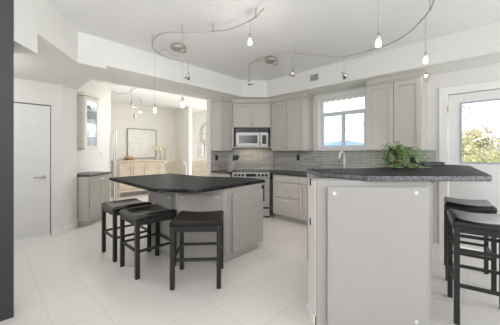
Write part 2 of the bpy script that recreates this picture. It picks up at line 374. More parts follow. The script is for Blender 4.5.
# diagonal microwave cabinet
u = E('microwave_cabinet', (*L(0, 5.42), 0), YAW, 'greige double door cabinet over the microwave in the diagonal corner', 'cabinet')
B().box(-.385, .47, 0, .345, 1.845, Z1).done('body', CAB, u, bevel=.002)
B().box(-.385, -.352, 0, .345, 1.43, 1.845).done('side_panel', CAB, u); B().box(.437, .47, 0, .345, 1.43, 1.845).done('side_panel', CAB, u)
B().box(-.39, .475, -.02, .34, 1.405, 1.43).done('bottom_shelf', BASEC, u, bevel=.002)
shaker(u, 'door', -.36, .043, 1.85, 2.355, 0, CAB, knob=(.018, 1.915)); shaker(u, 'door', .043, .445, 1.85, 2.355, 0, CAB, knob=(.068, 1.915))
B().box(-.385, .47, -.05, .34, 2.385, 2.449).box(-.385, .47, -.03, .34, 2.36, 2.385).done('crown', CAB, u, bevel=.006)
# microwave
mw = E('microwave', (*L(0.043, 5.40), 1.432), YAW, 'stainless built-in microwave with dark glass door under the corner cabinet', 'microwave')
B().box(-.345, .345, .03, .34, 0, .31).done('casing', STEEL, mw, bevel=.004)
b = B(); ring(b, -.335, .17, .02, .295, .055, .004, .03); b.done('door', STEEL, mw, bevel=.003)
B().box(-.28, .115, .012, .03, .075, .24).done('door_glass', DGLASS, mw)
B().box(.19, .335, .006, .03, .02, .295).done('control_panel', STEEL, mw, bevel=.002)
B().box(.215, .31, .002, .006, .06, .25).done('keypad', DGLASS, mw)
B().cyl((.162, -.015, .04), (.162, -.015, .275), .008).done('handle', STEEL, mw, smooth=True)
B().box(-.345, .345, .03, .2, .312, .405).done('gap_shade', BLACK, mw)  # shade of the gap above the microwave, made as a black block
# upper right of range
u = E('wall_cabinet', (4.20, 3.40, 0), -R(90), 'greige double door wall cabinet between the microwave and the window', 'cabinet')
B().box(0, .785, .0, .328, Z0, Z1).done('body', CAB, u, bevel=.002)
shaker(u, 'door', .0, .3925, Z0, 2.36, 0, CAB, knob=(.365, 1.41)); shaker(u, 'door', .3925, .785, Z0, 2.36, 0, CAB, knob=(.42, 1.41))
B().box(.0, .815, -.05, .328, 2.385, 2.449).box(0, .80, -.035, .328, 2.36, 2.385).done('crown', CAB, u, bevel=.006)
# right of window
u = E('wall_cabinet', (4.20, 1.455, 0), -R(90), 'greige double door wall cabinet between the window and the glass door', 'cabinet')
B().box(0, .737, .0, .328, Z0, Z1).done('body', CAB, u, bevel=.002)
shaker(u, 'door', .0, .385, Z0, 2.36, 0, CAB, fr=.065); shaker(u, 'door', .385, .737, Z0, 2.36, 0, CAB, fr=.065)
B().box(0, .765, -.045, .328, 2.385, 2.449).box(0, .75, -.032, .328, 2.36, 2.385).done('crown', CAB, u, bevel=.006)
# base cabinets on window wall; local x from y=3.18 to the right
def base(loc, rz, wd, fronts, label, dep=.585, m=CAB):
    u = E('base_cabinet', loc, rz, label, 'cabinet')
    B().box(0, wd, 0, dep, .10, .88).done('body', m, u)
    B().box(0, wd, .07, dep, 0, .10).done('toe_kick', m, u)
    for k, x0, x1, z0, z1 in fronts:
        if k == 's': slab(u, 'drawer', x0, x1, z0, z1, 0, m)
        else: shaker(u, 'door', x0, x1, z0, z1, 0, m, knob=((x0+.03 if k == 'r' else x1-.03), z1-.06))
    return u
base((3.935, 3.16, 0), -R(90), .62, [('s', .04, .62, .74, .87), ('s', .04, .62, .455, .735), ('s', .04, .62, .105, .45)], 'greige base cabinet of three drawers right of the range')
base((3.935, 2.54, 0), -R(90), .46, [('s', 0, .46, .74, .87), ('l', 0, .46, .105, .735)], 'greige base cabinet with one drawer over a door, right of the drawer stack')
base((3.935, 2.08, 0), -R(90), .84, [('s', 0, .84, .74, .87), ('l', 0, .42, .105, .735), ('r', .42, .84, .105, .735)], 'greige sink base cabinet under the window, hidden behind the bar')
base((3.935, 1.24, 0), -R(90), .60, [('s', 0, .60, .74, .87), ('l', 0, .60, .105, .735)], 'greige base cabinet at the door end of the window wall run')
o = B().prism([(3.34, 3.80), (3.375, 3.80), (3.87, 4.275), (3.80, 4.35), (3.34, 4.35)], 0, .88).done('base_cabinet', CAB)
tag(o, 'narrow greige base cabinet end left of the range, by the dining opening', 'cabinet')
B().box(3.345, 3.372, 3.785, 3.80, .12, .86).done('front_panel', CAB, o)
# worktops
o = B().prism([(3.90, .63), (4.519, .63), (4.519, 3.605), L(.53, 5.765), L(.41, 5.765), L(.41, 5.06), (3.90, 3.19)], .881, .921).done('worktop', STONE2, bevel=.004)
tag(o, 'black stone worktop running under the window to the range', 'worktop')
o = B().prism([(3.31, 3.765), (3.365, 3.765), L(-.37, 5.06), L(-.37, 5.765), L(-.47, 5.765), (3.31, 4.348)], .881, .921).done('worktop', STONE2, bevel=.004)
tag(o, 'small black stone worktop left of the range holding the knife block', 'worktop')
# range
rg = E('range', (*L(0.02, 5.08), 0), YAW, 'stainless slide-in electric range in the diagonal corner', 'oven')
B().box(-.378, .378, .03, .64, .03, .905).done('body', STEEL, rg, bevel=.003)
B().box(-.378, .378, .02, .66, .905, .926).done('cooktop', DGLASS, rg, bevel=.003)
b = B(); b.box(-.378, .378, -.01, .03, .80, .91); cp_ = b.done('control_panel', STEEL, rg, bevel=.006)
for x in (-.31, -.235, -.16, .16, .235, .31):
    B().cyl((x, -.01, .855), (x, -.035, .855), .029, .024).done('knob', BLACK, cp_)
B().box(-.10, .10, -.014, -.009, .825, .885).done('display', DGLASS, cp_)
od = B().box(-.372, .372, -.005, .03, .215, .79).done('oven_door', STEEL, rg, bevel=.004)
B().box(-.27, .27, -.009, -.004, .33, .66).done('oven_window', DGLASS, od)
B().cyl((-.31, -.05, .735), (.31, -.05, .735), .012).cyl((-.29, -.05, .735), (-.29, 0, .735), .009).cyl((.29, -.05, .735), (.29, 0, .735), .009).done('oven_handle', STEEL, od, smooth=True)
B().box(-.372, .372, -.005, .03, .04, .18).done('warming_drawer', STEEL, rg, bevel=.004)
B().box(-.372, .372, .0, .03, .18, .215).done('drawer_grip', BLACK, rg)
for x in (-.33, .33):
    for y in (.08, .58): B().cyl((x, y, 0), (x, y, .03), .02).done('foot', BLACK, rg)

# ======================= ISLAND =======================
ISP = [(1.98, 2.31), (2.66, 2.335), (2.66, 2.72), (2.34, 3.45), (1.56, 3.45), (1.56, 2.735)]
isl = E('kitchen_island', (2.0, 2.9, 0), 0, 'grey painted angular kitchen island body with screwed flat panels', 'kitchen island')
def sh(p, dx=2.0, dy=2.9): return [(x-dx, y-dy) for x, y in p]
B().prism(sh(ISP), .10, .881).done('body', CABI, isl, bevel=.003)
B().prism(sh([(1.985, 2.318), (2.56, 2.34), (2.56, 2.70), (2.28, 3.41), (1.566, 3.41), (1.566, 2.737)]), 0, .10).done('plinth', CABI, isl)
def panel(parent, p0, p1, z0, z1, m, screws, org=(0, 0), name='panel', th=.021):
    """flat screwed panel on a vertical face running p0 -> p1 (left to right as seen)"""
    ang = math.atan2(p1[1]-p0[1], p1[0]-p0[0]); wd = math.hypot(p1[0]-p0[0], p1[1]-p0[1])
    o = B().box(0, wd, -th-.007, -.007, z0, z1).box(.03, wd-.03, -.008, -.0003, z0+.03, z1-.03).done(name, m, parent, bevel=.003, loc=(p0[0]-org[0], p0[1]-org[1], 0), rz=ang)
    for x, z in screws: B().cyl((x, -th-.007, z), (x, -th-.012, z), .011, .008, 12).done('screw', SCREW, o, smooth=False)
    return o
fl = L(-.806, 3.018); fr_ = L(-.313, 3.018)
# front face runs (1.56,2.735)->(1.98,2.31)
ux, uy = (1.98-1.56)/.5975, (2.31-2.735)/.5975
panel(isl, (1.56+ux*.045, 2.735+uy*.045), (1.56+ux*.545, 2.735+uy*.545), .08, .815, CABI, [(.035, .785), (.465, .785), (.035, .115), (.465, .115)], (2.0, 2.9))
panel(isl, (2.075, 2.3135), (2.655, 2.335), .085, .81, CABI, [(.05, .775), (.52, .775), (.05, .12), (.52, .12)], (2.0, 2.9))
panel(isl, (1.56, 3.42), (1.56, 2.80), .085, .80, BARP, [(.05, .765), (.57, .765)], (2.0, 2.9))
ct = B().prism([(1.26, 2.68), (1.54, 2.255), (2.765, 2.365), (2.83, 2.72), (2.43, 3.50), (2.39, 4.36), (1.305, 4.29)], .882, .922).done('island_countertop', STONE, bevel=.006)
tag(ct, 'large angular black stone countertop of the kitchen island', 'countertop')

# ======================= RIGHT BAR =======================
bar = E('bar_counter_base', (*L(.9, 1.872), 0), YAW, 'pale grey raised bar base with a large screwed front panel', 'bar')
q = lambda lat, d: (lat-.9, d-1.872)
B().prism([q(.493, 1.872), q(1.325, 1.872), q(1.425, 1.99), q(1.40, 3.1), q(.70, 3.1), q(.66, 2.04), q(.482, 2.04)], 0, 1.106).done('body', BARP, bar, bevel=.003)
pn = B().box(-.333, .40, -.028, -.008, .052, 1.063).box(-.30, .37, -.009, -.0005, .08, 1.03).done('front_panel', BARP, bar, bevel=.003)
for x, z in ((-.285, 1.018), (.312, 1.022), (.312, .08)): B().cyl((x, -.028, z), (x, -.034, z), .015, .012, 12).done('screw', SCREW, pn)
B().prism([q(.491, 1.880), q(.480, 2.04), q(.470, 2.04), q(.482, 1.874)], .10, 1.10).done('side_panel', BARW, bar)
B().prism([q(.482, 1.872), q(.470, 2.045), q(.452, 2.045), q(.466, 1.868)], 0, .10).done('base_moulding', BARW, bar, bevel=.002)
for z in (1.06, .75): B().box(q(.474, 0)[0]-.004, q(.474, 0)[0]+.004, .10, .125, z, z+.05).done('hinge', BLACK, bar)
bt = E('bar_countertop', (*L(1.2, 2.2), 0), YAW, 'raised black stone bar top with a rough grey edge, holding the fern', 'countertop')
q2 = lambda lat, d: (lat-1.2, d-2.2)
BP = [(.855, 1.845), (1.742, 1.825), (1.81, 1.90), (2.80, 3.22), (2.69, 3.58), (1.22, 2.70), (.585, 2.64), (.585, 2.19)]
ins = []
cx = sum(p[0] for p in BP)/8; cy = sum(p[1] for p in BP)/8
B().prism([q2(*p) for p in BP], 1.107, 1.147).done('slab', STONE, bt, bevel=.004)
# rough chiselled edge band around the near sides
def edge_band(pts, th=.002):
    b = B()
    for (a0, b0), (a1, b1) in zip(pts, pts[1:]):
        n = max(2, int(math.hypot(a1-a0, b1-b0)/.02)); dx, dy = a1-a0, b1-b0; l = math.hypot(dx, dy); ox, oy = dy/l, -dx/l
        rows = []
        for i in range(n+1):
            t = i/n; col = []
            for k, z in enumerate((1.1095, 1.118, 1.127, 1.136, 1.1445)):
                e = .0005+(random.uniform(.001, th) if 0 < k < 4 else 0)
                col.append(b.bm.verts.new((*q2(a0+dx*t+ox*e, b0+dy*t+oy*e), z)))
            rows.append(col)
        for i in range(n):
            for k in range(4): b.bm.faces.new((rows[i][k], rows[i+1][k], rows[i+1][k+1], rows[i][k+1]))
    return b.done('rough_edge', STONEE, bt)
edge_band([(.585, 2.64), (.585, 2.19), (.855, 1.845), (1.742, 1.825), (1.81, 1.90), (2.80, 3.22)])

# ======================= STOOLS =======================
def stool(label, group, W=.42, D=.42, H=.65, leath=LEATH, rung=.28, apron=.06, t=.042):
    r = E('bar_stool', (0, 0, 0), 0, label, 'stool', group)
    ztop = H-.045
    for sx in (-1, 1):
        for sy in (-1, 1):
            x, y = sx*W/2, sy*D/2
            B().box(x-t/2, x+t/2, y-t/2, y+t/2, 0, ztop).done('leg', STOOLM, r, bevel=.003)
    b = B()
    for sy in (-1, 1): b.box(-W/2+t/2, W/2-t/2, sy*D/2-t*.4, sy*D/2+t*.4, ztop-apron, ztop)
    for sx in (-1, 1): b.box(sx*W/2-t*.4, sx*W/2+t*.4, -D/2+t/2, D/2-t/2, ztop-apron, ztop)
    b.done('apron', STOOLM, r, bevel=.003)
    s = .011
    for z in ([rung] if H < .7 else [rung, rung+.27]):
        for sy in (-1, 1): B().box(-W/2+t/2, W/2-t/2, sy*D/2-s, sy*D/2+s, z-.013, z+.013).done('stretcher', STOOLM, r, bevel=.002)
        for sx in (-1, 1): B().box(sx*W/2-s, sx*W/2+s, -D/2+t/2, D/2-t/2, z-.013, z+.013).done('stretcher', STOOLM, r, bevel=.002)
    # padded saddle seat
    b = B(); nx, ny = 20, 16; hw, hd = W/2+t/2+.004, D/2+t/2+.004; top = []; bot = []
    for j in range(ny+1):
        tr = []; brw = []
        for i in range(nx+1):
            u, v = i/nx*2-1, j/ny*2-1
            roll = max(0, 1-(1-max(abs(u), abs(v)))/.16)
            z = ztop+.036+.020*u*u-.022*roll**2.2
            k = 1-.012*roll
            tr.append(b.bm.verts.new((u*hw*k, v*hd*k, z))); brw.append(b.bm.verts.new((u*hw, v*hd, ztop+.001)))
        top.append(tr); bot.append(brw)
    for j in range(ny):
        for i in range(nx):
            b.bm.faces.new((top[j][i], top[j][i+1], top[j+1][i+1], top[j+1][i])); b.bm.faces.new((bot[j][i], bot[j+1][i], bot[j+1][i+1], bot[j][i+1]))
    for i in range(nx):
        b.bm.faces.new((bot[0][i], bot[0][i+1], top[0][i+1], top[0][i])); b.bm.faces.new((top[ny][i], top[ny][i+1], bot[ny][i+1], bot[ny][i]))
    for j in range(ny):
        b.bm.faces.new((bot[j+1][0], bot[j][0], top[j][0], top[j+1][0])); b.bm.faces.new((bot[j][nx], bot[j+1][nx], top[j+1][nx], top[j][nx]))
    b.done('seat', leath, r, smooth=True)
    return r
GS = 'counter stools at the island'
s3 = stool('black counter stool in front of the island, nearest of the three, with dark brown seat', GS, .445, .42, .655, LEATHB)
s3.location = (*L(-.535, 2.655), 0); s3.rotation_euler = (0, 0, YAW+R(3))
s2 = stool('black counter stool in the middle, between the nearest and the leftmost island stools', GS, .42, .42, .655)
s2.location = (1.29, 2.88, 0); s2.rotation_euler = (0, 0, R(-90))
dup(s2, (1.275, 3.50, 0), R(-90), 'black counter stool farthest left at the island, by the dining side')
GB = 'tall stools at the right bar'
t1 = stool('tall black bar stool nearest the camera at the right edge of the photo', GB, .345, .43, .80, rung=.30, apron=.05, t=.036)
t1.location = (2.748, .078, 0); t1.rotation_euler = (0, 0, R(-79))
dup(t1, (3.517, .202, 0), R(-82), 'tall black bar stool behind the nearest one, towards the glass door')

# ======================= LEFT DIAGONAL NICHE =======================
# local x = away from the camera, y = toward the wall
bc = E('base_cabinet', (*L(-2.86, 4.48), 0), FA, 'taupe two door base cabinet against the diagonal wall at the left', 'cabinet')
B().box(0, .66, 0, .435, .10, .88).done('body', CAB, bc, bevel=.002); B().box(0, .66, .06, .435, 0, .10).done('toe_kick', BASEC, bc)
slab(bc, 'door', .01, .33, .11, .87, 0, BASEC, pull=False); dd = slab(bc, 'door', .33, .65, .11, .87, 0, BASEC, pull=False)
B().cyl((.27, -.045, .82), (.40, -.045, .82), .006).cyl((.28, -.045, .82), (.28, -.019, .82), .005).cyl((.39, -.045, .82), (.39, -.019, .82), .005).done('door_handle', SCREW, dd, smooth=True)
o = B().box(-.01, .70, -.03, .435, .881, .918).done('worktop', STONE2, bevel=.003, loc=(*L(-2.86, 4.48), 0), rz=FA)
tag(o, 'short black worktop on the taupe cabinet at the left', 'worktop')
gc = E('wall_cabinet', (*L(-3.0, 4.56), 0), FA, 'cream wall cabinet with a glazed door on the diagonal wall at left', 'cabinet')
b = B(); b.box(0, .018, 0, .295, 1.374, 2.35); b.box(.402, .42, 0, .295, 1.374, 2.35); b.box(0, .42, 0, .295, 1.374, 1.394); b.box(0, .42, 0, .295, 2.33, 2.35); b.box(0, .42, .285, .295, 1.374, 2.35)
b.done('body', CREAM, gc); B().box(.018, .402, .02, .285, 1.85, 1.865).done('shelf', CREAM, gc)
B().box(.018, .402, .02, .285, 1.60, 1.612).done('shelf', CREAM, gc); B().box(.018, .402, .02, .285, 2.10, 2.112).done('shelf', CREAM, gc)
shaker(gc, 'door', 0, .42, 1.374, 2.34, 0, CREAM, glassm=CGLASS, fr=.06)
B().box(-.02, .44, -.04, .295, 2.345, 2.40).done('crown', CREAM, gc, bevel=.006)
gp = L(-3.14, 4.77); point('cabinet_fill', (gp[0], gp[1], 2.28), 1.2, .03, (1, .98, .95)); point('cabinet_fill', (gp[0], gp[1], 1.78), .8, .03, (1, .98, .95))  # two added fills that brighten the dark cabinet interior
GG = 'glasses inside the glazed cabinet'
zs = (1.612, 1.394, 1.865)
def glassware(x, y, z, m, h_=.13, label='', name='drinking_glass', cat='glass'):
    p = L(-3.0-y, 4.56+x)
    o = B().lathe([(.001, 0), (.028, .0), (.026, .01), (.034, h_), (.031, h_), (.023, .012), (.001, .012)], n=14).done(name, m, smooth=True, loc=(*p, z))
    tag(o, label, cat, GG)
tags = ['bottom', 'middle', 'upper']
for k, z in enumerate((1.395, 1.613, 1.866)):
    for i in range(3): glassware(.10+.11*i, .13, z, CGLASS, .14, 'clear glass tumbler on the %s shelf of the glazed cabinet' % tags[k])
o = B().lathe([(.001, 0), (.05, 0), (.07, .05), (.045, .10), (.04, .10), (.06, .05), (.001, .01)], n=16).done('vase', mat('dark_grey_glaze', (.08, .08, .09), .4), smooth=True, loc=(*L(-3.13, 4.86), 2.113))
tag(o, 'small dark bowl shaped vase on the top shelf of the glazed cabinet', 'vase')
for lat, d, z, nm, lb in ((-3.299, 5.62, 1.26, 'wall_outlet', 'white wall outlet plate on the diagonal wall beside the glazed cabinet'),):
    o = E(nm, (*L(lat, d), z), FA, lb, 'outlet'); B().box(-.035, .035, -.006, 0, -.057, .057).done('plate', PLATEW, o, bevel=.002)
    B().box(-.018, .018, -.008, -.006, -.04, .04).done('socket', TRIM, o)
# silver upright panel
o = E('upright_mirror', (*L(-3.21, 6.02), 0), YAW, 'narrow tall silver framed mirror standing at the end of the diagonal wall', 'mirror')
ring(B(), -.05, .02, 0, 1.83, .018, 0, .05).done('frame', NICK, o, bevel=.002); B().box(-.032, .002, .008, .03, .018, 1.812).done('mirror_glass', MIRR, o)

# ======================= DINING =======================
sb = E('sideboard', (2.56, 7.74, 0), 0, 'pale bleached wood sideboard with paneled doors in the dining room', 'sideboard')
SW = 1.72
B().box(.02, SW-.02, .02, .44, .16, 1.03).done('body', WOOD, sb, bevel=.004)
B().box(-.02, SW+.02, -.02, .45, 1.03, 1.07).done('top', WOOD, sb, bevel=.006)
for i in range(4):
    x0 = .05+i*(SW-.10)/4; x1 = x0+(SW-.10)/4
    shaker(sb, 'door', x0, x1, .24, .98, .02, WOOD, fr=.06, th=.035, knob=((x1-.035 if i % 2 == 0 else x0+.035), .80))
B().box(.0, SW, -.005, .44, .14, .20).done('base_moulding', WOOD, sb, bevel=.004)
for x in (.06, SW-.06):
    for y in (.05, .40): B().lathe([(.001, 0), (.02, 0), (.035, .05), (.03, .10), (.035, .14), (.001, .14)], (x, y, 0), 12).done('foot', WOOD, sb, smooth=True)
pa = E('painting', (3.0, 8.195, 1.12), 0, 'large pale abstract painting in a thin weathered frame over the sideboard', 'painting')
ring(B(), 0, .94, 0, .94, .022, -.035, 0).done('frame', FRW, pa); B().box(.022, .918, -.02, -.002, .022, .918).done('canvas', ART, pa)
# decor on the sideboard
sbz = 1.071
o = B().lathe([(.001, 0), (.13, 0), (.16, .022), (.155, .022), (.125, .006), (.001, .006)], n=24).done('tray', BRASS, smooth=True, loc=(2.98, 7.98, sbz)); tag(o, 'round bronze tray at the left end of the sideboard', 'tray')
rg_ = random.Random(4)
for i in range(4):
    a = i*1.5; o = B().sph((0, 0, 0), .062, (.95, .75, .95), 10).done('shell', DRIFT, smooth=True, loc=(2.98+.085*math.cos(a), 7.98+.085*math.sin(a), sbz+.068)); o.rotation_euler = (0, 0, rg_.uniform(0, 3))
    for v in o.data.vertices: v.co *= 1+.10*math.sin(9*v.co.x*20)
    tag(o, 'amber shell heaped on the round bronze tray', 'shell', 'shells on the tray')
def candle(x, y, hh, ch, label):
    r = E('candlestick', (x, y, sbz), 0, label, 'candlestick', 'candlesticks on the sideboard')
    B().lathe([(.001, 0), (.045, 0), (.045, .01), (.012, .03), (.009, hh*.5), (.018, hh*.55), (.009, hh*.6), (.010, hh-.03), (.035, hh), (.001, hh)], n=16).done('holder', BRASS, r, smooth=True)
    B().cyl((0, 0, hh), (0, 0, hh+ch), .036).done('candle', CANDLE, r, smooth=False); B().cyl((0, 0, hh+ch), (0, 0, hh+ch+.012), .0015).done('wick', BLACK, r)
candle(3.79, 7.93, .32, .10, 'tallest wax pillar on brass holder, leftmost of the sideboard candlesticks')
candle(3.94, 7.90, .28, .13, 'middle of the three brass candlesticks on the sideboard')
candle(4.14, 7.96, .34, .10, 'rightmost brass candlestick on the sideboard, near the corner')
# dining chairs
def chair(tufted, label, loc, rz):
    r = E('dining_chair', (*loc, 0), rz, label, 'chair')
    B().box(-.23, .23, -.24, .22, .40, .50).done('seat', LINEN, r, bevel=.02)
    for sx in (-1, 1):
        B().cyl((sx*.20, -.2, 0), (sx*.20, -.2, .40), .014, .022, 10).done('leg', WOOD, r); B().cyl((sx*.20, .24, 0), (sx*.20, .19, .40), .014, .022, 10).done('leg', WOOD, r)
    b = B(); n = 10; hw = .23
    rows = []
    zt = 1.04 if not tufted else 1.06
    for j in range(9):
        z = .46+(zt-.46)*j/8; row = []
        for i in range(n+1):
            u = i/n*2-1; dz = (.03*(1-u*u)) if j == 8 else 0
            yb = .19+.10*(j/8)**1.5 - (.05*u*u)
            if tufted and 0 < i < n and 0 < j < 8 and (i+j) % 2: yb += .018
            row.append((u*hw, yb, z+dz))
        rows.append(row)
    F = [[b.bm.verts.new(p) for p in row] for row in rows]; K = [[b.bm.verts.new((x, y+.075, z)) for x, y, z in row] for row in rows]
    for j in range(8):
        for i in range(n):
            b.bm.faces.new((F[j][i], F[j][i+1], F[j+1][i+1], F[j+1][i])); b.bm.faces.new((K[j][i], K[j+1][i], K[j+1][i+1], K[j][i+1]))
        b.bm.faces.new((F[j][0], F[j+1][0], K[j+1][0], K[j][0])); b.bm.faces.new((F[j][n], K[j][n], K[j+1][n], F[j+1][n]))
    for i in range(n): b.bm.faces.new((F[8][i], F[8][i+1], K[8][i+1], K[8][i])); b.bm.faces.new((F[0][i], K[0][i], K[0][i+1], F[0][i+1]))
    bk = b.done('backrest', LINEN, r, smooth=tufted)
    if tufted:
        for j in range(1, 8):
            for i in range(1, n):
                if (i+j) % 2 and i % 2: B().sph(F_pt(rows, i, j, .0), .020, n=8).done('button', DRIFT, bk)
    else:
        for sx in (-1, 1):
            B().tube([(sx*.235, .13, .55), (sx*.245, .16, .75), (sx*.25, .22, .95), (sx*.235, .30, 1.06)], .032, 8).done('side_post', TRIM, r, smooth=True)
        B().box(-.2, .2, .185, .19, .55, .56).done('back_seam', WOOD, r)
    return r
def F_pt(rows, i, j, o): x, y, z = rows[j][i]; return (x, y-o, z)
chair(False, 'cream dining chair with pale curved side posts, its back to the island', L(-1.86, 6.55), YAW+R(180))
chair(True, 'cream tufted button-back dining chair near the wall opening', L(-1.43, 7.05), YAW)
# ring wall decoration and mirror in the far room
wd_ = E('wall_ring', (5.59, 7.60, 1.99), -R(90), 'thin metal ring wall ornament seen past the dining opening', 'wall decoration')
def circ(r, n=40): return [(r*math.cos(2*math.pi*k/n), -.02, r*math.sin(2*math.pi*k/n)) for k in range(n+1)]
B().tube(circ(.40), .010, 6).done('outer_ring', FRW, wd_); B().tube(circ(.30), .006, 6).done('inner_ring', FRW, wd_)
B().cyl((-.40, -.02, 0), (.40, -.02, 0), .006).cyl((0, -.02, -.40), (0, -.02, .40), .005).done('crossbar', FRW, wd_)
wm = E('wall_mirror', (5.595, 8.10, 1.15), -R(90), 'narrow framed wall mirror hanging below the metal ring ornament', 'mirror')
ring(B(), -.05, .35, 0, .62, .03, -.03, 0).done('frame', NICK, wm); B().box(-.02, .32, -.012, -.004, .03, .59).done('mirror_glass', MIRR, wm)

# ======================= TRACK LIGHTS =======================
def cat(pts, n=6):
    out = []; P = [pts[0]]+list(pts)+[pts[-1]]
    for i in range(1, len(P)-2):
        for k in range(n):
            t = k/n; a, b_, c, d = [Vector(P[i+j]) for j in (-1, 0, 1, 2)]
            out.append(.5*((2*b_)+(c-a)*t+(2*a-5*b_+4*c-d)*t*t+(3*b_-a-3*c+d)*t**3))
    out.append(Vector(P[-1])); return out
TZ = 2.695
def LP(px, d, z=TZ):           # a bearing (tangent) and a distance ahead
    return (*L((px-250)/253*d, d), z)
def track(pts, canopy, feed, stands, label):
    c = LP(*canopy, 0); r = E('track_light', (c[0], c[1], 2.79), 0, label, 'track light'); off = Vector((c[0], c[1], 2.79))
    sub = lambda ps: [Vector(p)-off for p in ps]
    B().tube(sub(cat([LP(*p) for p in pts])), .0065, 8).done('rail', RAILM, r, smooth=True)
    B().lathe([(.001, -.001), (.098, -.001), (.100, -.03), (.088, -.055), (.001, -.058)], n=28).sph((.05, -.05, -.07), .045, (1, 1, .7)).done('canopy', RAILM, r, smooth=True)
    if feed: B().tube(sub(cat([LP(*p) for p in feed])), .004, 6).done('feed_wire', NICK, r, smooth=True)
    for px, d in stands:
        p = Vector(LP(px, d))-off; B().cyl(p, (p.x, p.y, -.001), .004, n=8).cyl((p.x, p.y, p.z-.012), (p.x, p.y, p.z+.012), .010, n=10).done('standoff', NICK, r)
    return r
T1 = [(264, 2.42), (258, 2.53), (250, 2.65), (230, 2.835), (213, 2.88), (195, 2.90), (180, 2.90), (165, 2.92), (156, 3.02), (152.3, 3.19), (154, 3.39), (160, 3.55), (172, 3.74), (183, 3.81), (193, 3.82)]
track(T1, (178, 3.50), [(181, 3.50, 2.70), (178, 3.62, 2.69), (171, 3.52, 2.69), (166, 3.38, 2.69), (160, 3.42, 2.69), (159, 3.53, 2.68)], [(213, 2.88), (182, 2.90), (152.4, 3.15), (256, 2.56)], 'wavy brushed metal track light on the ceiling above the island')
T2 = [(248.6, 4.30), (250, 3.98), (260, 3.72), (275, 3.58), (290, 3.53), (310, 3.57), (338, 3.66), (355, 3.57), (375, 3.37), (390, 3.21), (407.5, 2.94), (422, 2.63), (430, 2.44), (434, 2.26), (428, 2.12), (404, 2.02), (378, 1.98)]
track(T2, (271, 3.98), [(271, 3.95, 2.70), (262, 3.80, 2.69), (256, 3.83, 2.68)], [(295, 3.53), (371, 3.41), (430, 2.44)], 'long curved metal track light sweeping along the window side of the ceiling')
def pendant(px, d, py, label, power=1):
    z = 1.32+(152-py)/253*d; x, y, _ = LP(px, d)
    r = E('pendant_lamp', (x, y, z), 0, label, 'pendant lamp', 'glowing pendants hanging from the tracks')
    B().cyl((0, 0, .055), (0, 0, TZ-z-.006), .0022, n=6).done('cable', WIRE, r)
    B().lathe([(.001, .085), (.007, .085), (.014, .055), (.019, .028), (.001, .028)], n=14).done('socket', NICK, r, smooth=True)
    B().lathe([(.011, .03), (.016, .012), (.019, -.010), (.015, -.028), (.001, -.035)], n=16).done('bulb', BULB, r, smooth=True)
    point('pendant_light', (x, y, z-.10), power, .03)
    return r
pendant(154.8, 3.40, 110, 'glowing pendant on a long wire, left of the pair over the island', 4)
pendant(182.5, 2.90, 104.5, 'glowing pendant on a long wire, right of the pair over the island', 4)
pendant(250, 2.65, 42, 'bright glowing pendant near the right end of the island track', 2)
pendant(378.5, 1.98, 43, 'glowing pendant hanging high in front of the right wall cabinet')
pendant(425.5, 2.56, 60, 'glowing pendant nearest the glass door')
def spot(px, d, py, label, tilt=(0, 0), lit=False, top=TZ):
    z = 1.32+(152-py)/253*d; x, y, _ = LP(px, d)
    r = E('spot_lamp', (x, y, z), YAW, label, 'spotlight', 'small spot heads hanging from the tracks')
    B().cyl((0, 0, .04), (0, 0, top-z-.0085), .003, n=6).done('stem', WIRE, r)
    b = B().lathe([(.001, .05), (.010, .05), (.018, .02), (.046, -.045), (.042, -.045), (.012, .0), (.001, .0)], n=18)
    hd = b.done('head', NICK, r, smooth=True); hd.rotation_euler = (tilt[0], tilt[1], 0)
    sl = bpy.data.lights.new('spot_fill', 'SPOT'); sl.energy = 13; sl.spot_size = R(100); sl.spot_blend = .8; sl.shadow_soft_size = .04; sl.color = (1, .95, .88)
    so = bpy.data.objects.new('spot_fill', sl); COL.objects.link(so); so.location = (x, y, z-.07)  # light added below an unlit head to brighten the far floor
    g = B().cyl((0, 0, -.030), (0, 0, -.038), .034, n=16).done('lens', BULB if lit else TRIM, hd)
    return r
spot(188, 3.81, 76, 'small silver spot head under the left island track', (R(20), R(25)))
spot(249.5, 4.2, 82, 'small silver spot head at the left end of the window track', (0, R(-20)))
spot(292.5, 3.53, 72.5, 'small silver spot head left of the soffit vent', (0, R(15)))
spot(344, 3.64, 75, 'tilted silver spot head right of the soffit vent', (R(10), R(-45)))
# small puck under soffit
x, y, _ = LP(426, 3.42)
r = E('spot_lamp', (x, y, 2.36), 0, 'tiny glowing spot hanging under the soffit at the wall cabinet corner', 'spotlight')
B().cyl((0, 0, .03), (0, 0, .089), .004, n=8).done('stem', NICK, r); B().lathe([(.001, .04), (.012, .04), (.022, .0), (.001, .0)], n=12).done('head', NICK, r); B().sph((0, 0, -.008), .017).done('bulb', BULB, r, smooth=True)
